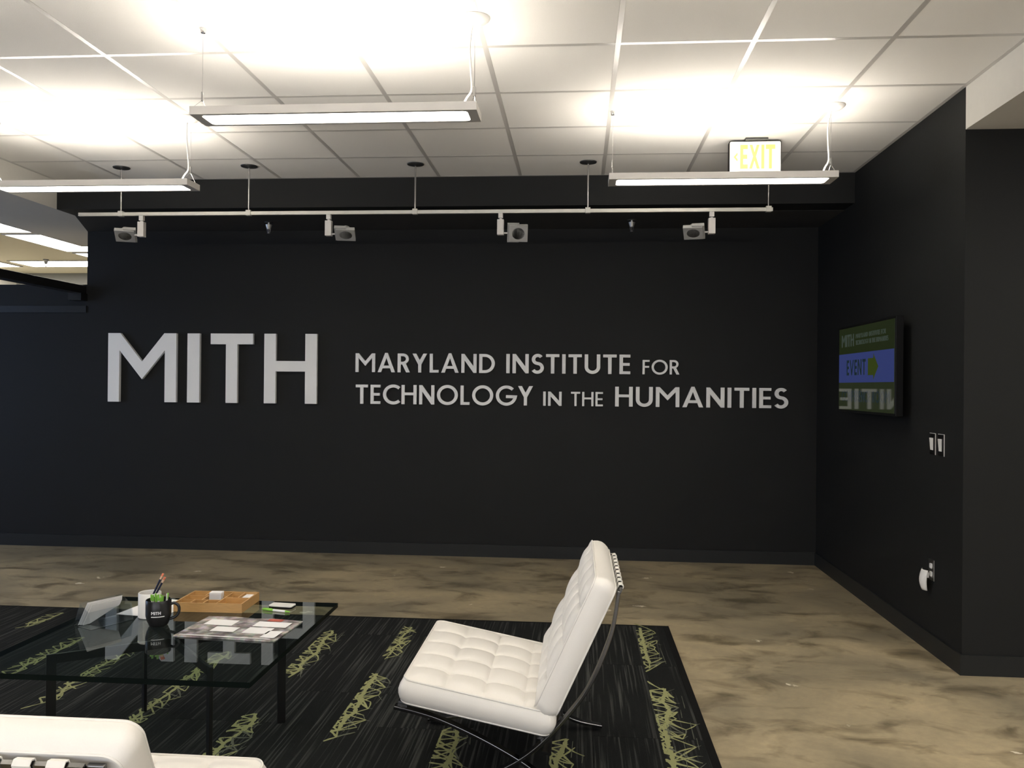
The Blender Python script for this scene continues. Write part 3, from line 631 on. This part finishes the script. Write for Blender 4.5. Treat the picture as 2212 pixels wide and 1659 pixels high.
def motif(x0, ya, yb, wmax=.15, dens=1.0, thin=1.0):
    """tangle of yarn strokes between ya (far) and yb (near), straight-cut along x0"""
    mb = MB(); L = ya - yb
    def st(ax, ay, bx, by, w0, w1, k, bend=0.0):
        pts = []
        n = 5; dx, dy = bx - ax, by - ay; l = math.hypot(dx, dy) or 1; nx, ny = -dy / l, dx / l; bend *= min(1, l / .16)
        for i in range(n + 1):
            t = i / n; b = bend * math.sin(PI * t); px = ax + dx * t + nx * b; py = ay + dy * t + ny * b
            pts.append((px, py, (w0 + (w1 - w0) * t) * (1 + .25 * math.sin(9 * t + ax * 80))))
        vs = []; fs = []; zt = .0104 + rnd.random() * .0006
        for px, py, w in pts:
            for s in (-1, 1):
                vs.append((max(0, px + nx * w / 2 * s), py + ny * w / 2 * s, zt))
        for i in range(n): fs.append((2*i, 2*i+1, 2*i+3, 2*i+2))
        mb.add(vs, fs, k)
    step = .060 / dens; n = max(3, int(L / step)); spine = []
    x = rnd.uniform(.035, .06)
    for i in range(n + 1):
        x = min(.075, max(.028, x + rnd.uniform(-.022, .022))); spine.append((x, -L/2 + L * i / n))
    fade = lambda y: max(.35, min(1, (L/2 - abs(y)) / .12 + .35))
    lefts = [(0.0, -L/2 + .02 + (L - .04) * (i + rnd.uniform(.2, .8)) / (n + 1)) for i in range(n + 1)]
    rights = []
    y = -L/2 + .05
    while y < L/2 - .04:
        e = fade(y); rights.append((.06 + (wmax - .06) * rnd.uniform(.25, 1.0) * e, y)); y += rnd.uniform(.045, .085)
    for i in range(n):
        (ax, ay), (bx, by) = spine[i], spine[i+1]; e = fade(ay)
        st(ax, ay, bx, by, .019 * e * thin, .017 * e * thin, 0, rnd.uniform(-.006, .006))
        if rnd.random() < .5: st(ax - .004, ay - .018, ax + .004, ay + .018, .020 * e * thin, .026 * e * thin, 0, 0)
    def near(P, y, k): return sorted(P, key=lambda p: abs(p[1] - y))[:k]
    for lx, ly in lefts:
        for q in near(spine, ly + rnd.uniform(-.04, .04), rnd.choice((1, 2, 2))):
            st(lx, ly, q[0], q[1], .010 * thin, .012 * thin, 0, rnd.uniform(-.006, .006))
    for i in range(len(lefts) - 1):
        if rnd.random() < .25: st(.004, lefts[i][1], .006, lefts[i+1][1], .009 * thin, .009 * thin, 0, 0)
    for i, (rx, ry) in enumerate(rights):
        k = 0 if rx < .10 else rnd.choice((0, 1))
        for q in near(spine, ry + rnd.choice((-1, 1)) * rnd.uniform(.03, .10), rnd.choice((1, 2))):
            st(q[0], q[1], rx, ry, .012 * thin, .006, k, rnd.uniform(-.014, .014))
        if rnd.random() < .7: st(0, ry + rnd.choice((-1, 1)) * rnd.uniform(.05, .14), rx, ry, .012 * thin, .006, 0, rnd.uniform(-.008, .008))
        if i + 1 < len(rights) and rnd.random() < .35:
            st(rx, ry, rights[i+1][0], rights[i+1][1], .006, .006, k, rnd.uniform(-.012, .012))
        if rnd.random() < .35: st(rx, ry, min(wmax * 1.1, rx + rnd.uniform(.01, .04)), ry + rnd.uniform(-.06, .06), .005, .002, 1, 0)
    for _ in range(int(7 * L / .5)):
        a = rnd.uniform(-L/2, L/2 - .1); xx = rnd.uniform(0, wmax)
        st(xx, a, xx + rnd.uniform(-.01, .01), a + rnd.uniform(.06, .2), .003, .002, 1, 0)
    mb.build('yarn_motif', [YARN, YARNG], rug, (x0, (ya + yb) / 2, 0))
for a in ((.355, 5.12, 4.40, .13), (.352, 4.10, 2.75, .17), (-.105, 5.12, 4.98, .10), (-.100, 3.47, 2.7, .14), (-.56, 3.56, 3.0, .14), (-.56, 4.7, 4.25, .12),
          (-1.035, 4.98, 4.40, .11, 1.0, .75), (-1.025, 4.16, 3.40, .13), (-1.475, 4.86, 4.06, .13), (-1.455, 3.60, 3.10, .13), (-1.935, 4.42, 3.40, .12, .8, .9), (-1.93, 5.0, 4.7, .1),
          (-2.46, 4.50, 3.62, .11, .8, .8), (-2.87, 4.58, 3.95, .11, .8, .8), (-3.30, 5.05, 4.74, .09, .8, .8), (-3.31, 4.3, 3.4, .12), (-1.03, 3.0, 2.3, .13), (-1.46, 2.7, 2.1, .13), (-.1, 2.4, 1.8, .13), (.355, 2.4, 1.8, .14), (-2.40, 3.0, 2.3, .13)):
    motif(*a)

# ------------------------------------------------------------------ glass table
TX, TYC, TZT = -1.612, 3.262, .460
hs = .52
tb = thing('coffee_table', 'square glass coffee table on crossed dark flat-bar legs', 'table', (TX, TYC, .0125))
g = MB().box(-hs, hs, -hs, hs, TZT - .0125 - .019, TZT - .0125); g.mi = [0, 0, 1, 1, 1, 1]
g.build('glass_top', [GLASS, GEDGE], tb)
ang = math.atan2(.252, .354); R_ = .4345; zt = TZT - .0125 - .0192
def rot2(a, x, y): return (x * math.cos(a) - y * math.sin(a), x * math.sin(a) + y * math.cos(a))
for q, da in enumerate((0, PI/2, PI, 1.5 * PI)):
    a = ang + da
    if q in (1, 3): a += math.radians(7)
    MB().box(R_ - .017, R_ + .017, -.0065, .0065, 0, zt).build('leg', BLACKS, tb, (0, 0, 0), (0, 0, a), bevel=.001, seg=1)
    MB().box(.0075 if q % 2 else 0, R_ - .017, -.0065, .0065, zt - .036, zt - .001).build('cross_bar', BLACKS, tb, (0, 0, 0), (0, 0, a), bevel=.001, seg=1)

# ------------------------------------------------------------------ tufted lounge chairs
def cushion_mesh(L, Wd, Th, pu, pv, off_u=0.0, N=72, Mv=80, puff=.024):
    nv = round(Wd / pv)
    def top(u, v):
        a = (u - off_u) / pu; b = (v + Wd / 2) / Wd * nv
        s = (abs(math.sin(PI * a)) * abs(math.sin(PI * b)))
        e = min(u, L - u, v + Wd/2, Wd/2 - v); edge = min(1, max(0, e) / .05)
        h = puff * (s ** .30 - .62) * edge
        au = abs(a - round(a)) * pu; bv = abs(b - round(b)) * (Wd / nv); d2 = au*au + bv*bv
        h -= .007 * math.exp(-d2 / (.014 ** 2)) * edge
        return Th + h + .010 * math.sin(PI * max(0, min(1, u / L))) * math.sin(PI * (v / Wd + .5)) - .006 * (1 - edge)
    vs = []; fs = []; idx = {}
    def rc(u, v, sh):     # round the plan corners a little and move the outline outwards by sh
        cu, cv = L / 2, 0; hu, hv = L/2, Wd/2; du, dv = u - cu, v - cv
        r = .035; ex_, ey_ = abs(du) - (hu - r), abs(dv) - (hv - r)
        if ex_ > 0 and ey_ > 0:
            m_ = max(ex_, ey_); l = math.hypot(ex_, ey_); k_ = m_ / l if l > 0 else 1
            du = math.copysign(hu - r + ex_ * k_, du); dv = math.copysign(hv - r + ey_ * k_, dv)
        return cu + du * (1 + sh / hu), cv + dv * (1 + sh / hv)
    for i in range(N + 1):
        for j in range(Mv + 1):
            u, v = L * i / N, -Wd/2 + Wd * j / Mv; uu, vv = rc(u, v, 0)
            idx[i, j] = len(vs); vs.append((uu, vv, top(u, v)))
    for i in range(N):
        for j in range(Mv): fs.append((idx[i, j], idx[i+1, j], idx[i+1, j+1], idx[i, j+1]))
    loop = [(i, 0) for i in range(N)] + [(N, j) for j in range(Mv)] + [(i, Mv) for i in range(N, 0, -1)] + [(0, j) for j in range(Mv, 0, -1)]
    prev = [idx[q] for q in loop]; pipe = [vs[k] for k in prev]; ringlow = None
    for s in (.12, .3, .5, .7, .88, 1.0):
        sh = .012 * math.sin(PI * min(1, s * 1.02)) ; cur = []
        for (i, j) in loop:
            u, v = L * i / N, -Wd/2 + Wd * j / Mv; uu, vv = rc(u, v, sh if s < 1 else -.004)
            cur.append(len(vs)); vs.append((uu, vv, (Th - .006) * (1 - s)))
        n = len(loop)
        for k in range(n):
            q = (k + 1) % n; fs.append((prev[q], prev[k], cur[k], cur[q]))
        prev = cur
    fs.append(tuple(prev))
    return vs, fs, pipe, [vs[k] for k in prev]
def place2d(P, o, d):       # cushion space (u along d, w normal) into the chair's x-z plane
    dx, dz = d; nx, nz = -dz, dx
    return [(o[0] + u * dx + w * nx, v, o[1] + u * dz + w * nz) for u, v, w in P]
def make_chair(label, loc, rz):
    t = thing('lounge_chair', label, 'chair', loc, (0, 0, rz), 'tufted white lounge chairs')
    hw, fw_ = .370, .330
    # seat cushion: u runs from the front edge backwards
    o_, e_ = (-.615, .352), (-.085, .250); l = math.hypot(e_[0]-o_[0], e_[1]-o_[1]); d = ((e_[0]-o_[0])/l, (e_[1]-o_[1])/l)
    vs, fs, pipe, low = cushion_mesh(l, 2*hw, .088, .140, .148, .006)
    c1 = MB().add(place2d(vs, o_, d), fs).build('seat_cushion', LEATHER, t, smooth=True, sub=55)
    MB().tube(place2d(pipe + pipe[:1], o_, d), .0035, 6, cap=False).build('piping', STRAPM, c1, smooth=True)
    MB().tube(place2d(low + low[:1], o_, d), .0035, 6, cap=False).build('piping', STRAPM, c1, smooth=True)
    # back cushion: u runs upwards, tufted side faces the front
    o_, e_ = (-.070, .312), (.129, .748); l = math.hypot(e_[0]-o_[0], e_[1]-o_[1]); d = ((e_[0]-o_[0])/l, (e_[1]-o_[1])/l)
    vs, fs, pipe, low = cushion_mesh(l + .02, 2*hw, .085, .135, .148, -.03)
    c2 = MB().add(place2d(vs, o_, d), fs).build('back_cushion', LEATHER, t, smooth=True, sub=55)
    MB().tube(place2d(pipe + pipe[:1], o_, d), .0035, 6, cap=False).build('piping', STRAPM, c2, smooth=True)
    MB().tube(place2d(low + low[:1], o_, d), .0035, 6, cap=False).build('piping', STRAPM, c2, smooth=True)
    back = smooth_path([(.146, .752), (.130, .64), (.105, .555), (.060, .445), (.011, .362), (-.095, .235), (-.194, .152), (-.31, .092), (-.46, .042), (-.632, .017)], 5)
    seat = smooth_path([(-.636, .322), (-.545, .303), (-.458, .277), (-.326, .221), (-.194, .152), (-.085, .080), (.005, .036), (.113, .017)], 6)
    for s in (-1, 1):
        y0, y1 = (s * fw_ - .0175, s * fw_ + .0175)
        MB().bar(back, .012, y0, y1).build('back_leg_bar', CHAIRCH, t, bevel=.002)
        MB().bar(seat, .012, y0 + .0003, y1 - .0003).build('seat_leg_bar', CHAIRCH, t, bevel=.002)
    def rail(x, z, a, name='cross_rail'):
        ca, sa = math.cos(a), math.sin(a); q = [(-.017, -.005), (.017, -.005), (.017, .005), (-.017, .005)]
        P = [(x + u*ca - w*sa, z + u*sa + w*ca) for u, w in q]
        MB().prism([P], -fw_ + .0176, fw_ - .0176).build(name, CHAIRCH, t)
    at = math.atan2(.748 - .312, .199); as_ = math.atan2(-.102, .53)
    rail(.1495, .738, at); rail(-.055, .286, at); rail(-.610, .327, as_); rail(-.120, .2235, as_); rail(-.10, .17, as_)
    # leather straps
    n = 9
    for k in range(n):
        y = -.262 + .0655 * k
        off = .0085
        dx, dz = math.cos(at), math.sin(at); nx, nz = dz, -dx
        p = [(.1495 + nx * -off - dx * .40, .738 + nz * -off - dz * .40), (.1495 - nx * off, .738 - nz * off), (.1495 - nx*off + dx*.019, .738 - nz*off + dz*.019), (.1495 + nx*0 + dx*.0235, .738 + nz*0 + dz*.0235), (.1495 + nx*off + dx*.019, .738 + nz*off + dz*.019), (.1495 + nx*off - dx*.03, .738 + nz*off - dz*.03)]
        MB().bar(p, .003, y - .0175, y + .0175).build('back_strap', STRAPM, t)
    for k in range(8):
        y = -.25 + .0714 * k
        MB().bar([(-.628, .323), (-.628, .335), (-.612, .338), (-.360, .290), (-.120, .233)], .003, y - .0175, y + .0175).build('seat_strap', STRAPM, t)
    return t
ch = make_chair('white tufted lounge chair seen from the side beside the rug edge', (0, 3.25, .0102), 0)
ch2 = copy_tree(ch); ch2.location = (-1.207, 1.625, .0102); ch2.rotation_euler = (0, 0, -PI / 2)
ch2['label'] = 'white lounge chair seen from behind at the bottom picture edge, facing the glass table'

# ------------------------------------------------------------------ things on the table
Z0 = TZT + .0003
def mug(name, label, loc, r, h, m_, handle_ang=None):
    t = thing(name, label, 'mug', loc)
    prof = [(0, 0), (r*.62, 0), (r*.74, .004), (r*.9, .022), (r, .045), (r, h - .002), (r - .0015, h), (r - .0035, h - .001), (r - .004, .05), (r*.84, .022), (r*.6, .008), (0, .007)] if handle_ang is not None else \
           [(0, 0), (r - .003, 0), (r, .003), (r, h - .002), (r - .0015, h), (r - .0035, h - .001), (r - .004, .01), (0, .007)]
    MB().lathe(prof, 36).build('body', m_, t, smooth=True)
    if handle_ang is not None:
        ca, sa = math.cos(handle_ang), math.sin(handle_ang)
        P = smooth_path([(r - .003, h*.80), (r + .014, h*.84), (r + .030, h*.72), (r + .031, h*.50), (r + .018, h*.32), (r - .004, h*.24)], 5)
        MB().tube([(x*ca, x*sa, z) for x, z in P], .0058, 10).build('handle', m_, t, smooth=True)
    return t
mb_ = mug('mug', 'black mug printed with white letters on the glass table', (-1.726, 3.352, Z0), .0500, .108, MUGB, math.radians(12))
fa = math.atan2(-3.352, 1.726)            # direction to the viewer
def wrap(r, cap_z):
    def f(p):
        a = fa + .10 + p[0] / r; rr = r + (.0006 if p[1] < -.00005 else .0001)
        return (rr * math.cos(a), rr * math.sin(a), cap_z + p[2])
    return f
for c, loops in text_letters('MITH', .0125, .038, .2, .12):
    MB().prism([[(x - .034, z) for x, z in lp] for lp in loops], -.0005, 0, fn=wrap(.05, .055)).build('printed_letter', PAPER, mb_)
ln = MB()
for k in range(7): ln.prism([[(-.034 + .0075*k, 0), (-.034 + .0075*(k+1), 0), (-.034 + .0075*(k+1), .0032), (-.034 + .0075*k, .0032)]], -.0005, 0, fn=wrap(.05, .0445))
ln.build('printed_line', PAPER, mb_)
rp = random.Random(3)
for k in range(11):
    a = k * 2.4; rr = .012 + .026 * ((k * 7) % 11) / 11; bx, by = -1.726 + rr * .55 * math.cos(a), 3.352 + rr * .55 * math.sin(a)
    tx, ty = -1.726 + rr * 1.12 * math.cos(a), 3.352 + rr * 1.12 * math.sin(a); hgt = .110 + .014 * rp.random()
    p_ = thing('pen', 'green-capped pen standing in the black mug', 'pen', (bx, by, Z0 + .0082), group='pens in the black mug')
    v = Vector((tx - bx, ty - by, hgt)); q = v * .80
    MB().tube([(0, 0, 0), q], .0042, 8).build('barrel', PAPER, p_, smooth=True)
    MB().tube([q * 1.001, v], [.0050, .0040], 8).build('cap', GREEN, p_, smooth=True)
    MB().box(-.0015, .0015, -.008, -.0055, .80 * hgt, .99 * hgt).build('clip', GREEN if k % 3 else PAPER, p_, (v.x*.9, v.y*.9, 0))
mug('cup', 'plain white cup behind the black mug', (-1.826, 3.470, Z0 + .0006), .046, .105, WHITEP)
for k, (px, py, tx, ty) in enumerate(((-1.850, 3.470, -1.772, 3.478), (-1.838, 3.452, -1.752, 3.456))):
    p_ = thing('pencil', ('dark navy pencil in the white cup, the one with its eraser higher', 'dark navy pencil in the white cup, the one with its eraser lower')[k], 'pencil', (px, py, Z0 + .0125), group='pencils in the white cup')
    v = Vector((tx - px, ty - py, .172 - .010 * k)); 
    MB().tube([(0, 0, 0), v * .86], .0044, 6).build('shaft', NAVY, p_)
    MB().tube([v * .861, v * .935], .0046, 10).build('ferrule', FERRULE, p_, smooth=True)
    MB().tube([v * .936, v], .0043, 10).build('eraser', ORANGE, p_, smooth=True)
# loose sheet under the cup
tag(MB().box(-.108, .108, -.14, .14, 0, .0004).build('paper_sheet', PAPER, loc=(-1.862, 3.615, Z0), rot=(0, 0, math.radians(-8))), 'blank white sheet of paper lying under the white cup', 'paper')
# divided wooden tray
ty_ = thing('wooden_tray', 'oak tray divided into compartments on the glass table', 'tray', (-1.613, 3.668, Z0 + .0006), (0, 0, math.radians(1.5)))
w_, d_, h_ = .153, .108, .040
MB().box(-w_, w_, -d_, d_, 0, .005).build('base', WOOD, ty_)
for a in ((-w_, w_, -d_, -d_ + .007), (-w_, w_, d_ - .007, d_), (-w_, -w_ + .007, -d_ + .007, d_ - .007), (w_ - .007, w_, -d_ + .007, d_ - .007)):
    MB().box(*a, .005, h_).build('side', WOOD, ty_)
MB().box(.028, .033, -d_ + .007, d_ - .007, .005, h_ - .004).build('divider', WOOD, ty_)
MB().box(-w_ + .007, .028, -.036, -.031, .005, h_ - .004).build('divider', WOOD, ty_)
MB().box(-w_ + .007, .028, .034, .039, .005, h_ - .004).build('divider', WOOD, ty_)
MB().box(-.090, -.085, -d_ + .007, -.036, .005, h_ - .004).build('divider', WOOD, ty_)
MB().box(-.032, -.027, -d_ + .007, -.036, .005, h_ - .004).build('divider', WOOD, ty_)
MB().box(-.060, -.055, -.031, .034, .005, h_ - .004).build('divider', WOOD, ty_)
MB().box(-.075, -.070, .039, d_ - .007, .005, h_ - .004).build('divider', WOOD, ty_)
MB().box(.033, w_ - .007, .012, .017, .005, h_ - .004).build('divider', WOOD, ty_)
MB().box(.085, .090, .017, d_ - .007, .005, h_ - .004).build('divider', WOOD, ty_)
t = thing('card_box', 'small white box of cards standing in the wooden tray', 'box', (-1.627, 3.690, Z0 + .0066), (0, 0, math.radians(3)))
MB().box(-.029, .029, -.020, .020, 0, .046).build('body', ACRYL, t); MB().box(-.027, .027, -.018, .018, .001, .052).build('cards', PAPER, t)
tag(MB().box(-.026, .026, -.038, .038, 0, .024).build('card_stack', PAPER, loc=(-1.492, 3.737, Z0 + .0066), rot=(0, 0, .02)), 'stack of white cards in the corner compartment of the tray', 'cards')
# open printed spread
mg = thing('magazine', 'open glossy magazine spread lying near the table edge', 'magazine', (-1.372, 3.338, Z0), (0, 0, math.radians(-4)))
pv = MB(); 
for s in (-1, 1):
    n = 8
    top = []
    for i in range(n + 1):
        x = s * .212 * i / n; zz = .0035 * math.sin(PI * min(1, i / n * 1.1)) * (1 - .3 * i / n) + .0035
        top.append((x, zz))
    for i in range(n):
        (xa, za), (xb, zb) = top[i], top[i+1]
        if s < 0: (xa, za), (xb, zb) = (xb, zb), (xa, za)
        pv.add([(xa, -.142, 0), (xb, -.142, 0), (xb, .142, 0), (xa, .142, 0), (xa, -.142, za), (xb, -.142, zb), (xb, .142, zb), (xa, .142, za)], [(0,3,2,1),(4,5,6,7),(0,1,5,4),(2,3,7,6)] + ([(1,2,6,5)] if i == n-1 and s > 0 else []) + ([(3,0,4,7)] if i == n-1 and s < 0 else []))
pv.build('pages', PRINT, mg)
for x, y, a, b in ((-.105, .048, .062, .038), (.115, .055, .072, .036), (-.045, -.040, .050, .032), (.095, -.035, .052, .040), (.170, -.075, .03, .045)):
    MB().box(x - a, x + a, y - b, y + b, .0078, .0083).build('printed_panel', PAPER, mg)
MB().box(-.19, .19, -.138, -.130, .0078, .0082).build('printed_strip', PAPER, mg)
MB().box(.07, .135, .100, .132, .0078, .0083).build('printed_panel', mat('print_red', (0.42, 0.10, 0.07), 0.4, var=.5, scale=60), mg)
# pen and card beside the tray
p_ = thing('pen', 'green and white pen lying on the glass beside the tray', 'pen', (-1.320, 3.607, Z0 + .0052), (0, 0, math.radians(-14)))
MB().tube([(-.014, 0, 0), (.048, 0, 0)], .005, 10).build('barrel', PAPER, p_, smooth=True)
MB().tube([(-.068, 0, 0), (-.0145, 0, 0)], .0052, 10).build('cap', GREEN, p_, smooth=True)
MB().tube([(.0485, 0, 0), (.070, 0, 0)], [.005, .0025], 10).build('tip', GREEN, p_, smooth=True)
MB().box(-.062, -.020, -.0015, .0015, .0054, .0075).build('clip', GREEN, p_)
cc = thing('card_case', 'small white rounded case behind the green and white pen', 'case', (-1.318, 3.682, Z0), (0, 0, math.radians(-6)))
MB().prism([rrect(.055, .028, .010)], 0, .008, fn=lambda p: (p[0], p[2], p[1])).build('base', BLACKPL, cc)
MB().prism([rrect(.055, .028, .010)], .0082, .0125, fn=lambda p: (p[0], p[2], p[1])).build('lid', WHITEP, cc)
# acrylic brochure holder with brochures leaning in it
BHL, BHR = (-1.962, 3.358, Z0), math.radians(-27)
bh = thing('brochure_holder', 'clear acrylic brochure holder at the edge of the glass table', 'holder', BHL, (0, 0, BHR))
def slab(P, y0, y1, th):        # slanted sheet: polyline in x-z, swept along y
    return MB().bar(P, th, y0, y1)
hl = .095
MB().box(-.062, .058, -hl, hl, 0, .003).build('base', ACRYL, bh)
slab([(-.060, .0045), (-.022, .100)], -hl, hl, .003).build('back_sheet', ACRYL, bh)
slab([(.056, .0045), (.040, .070)], -hl, hl, .003).build('front_sheet', ACRYL, bh)
for a_, b_ in ((-hl + .0001, -hl + .003), (hl - .003, hl - .0001)):
    MB().prism([[(-.054, .0046), (.052, .0046), (.036, .068), (-.020, .094)]], a_, b_).build('side_sheet', ACRYL, bh)
for k in range(3):
    dx = .009 + .009 * k
    b_ = thing('brochure', ('white brochure at the back of the clear holder', 'white brochure in the middle of the clear holder', 'white brochure at the front of the clear holder')[k], 'brochure', BHL, (0, 0, BHR), 'brochures in the holder')
    q = k * .005
    MB().prism([[(-.090 + q, 0), (-.060 + q, 0), (.078 - q, .048 + q), (.082 - q, .092 - q), (-.052 + q, .094 - q), (-.074 + q, .094 - q)]], 0, .002,
               fn=lambda p: (-.052 + dx + p[2] * .42 + p[1], p[0], .006 + p[2])).build('folded_sheet', THINP, b_)
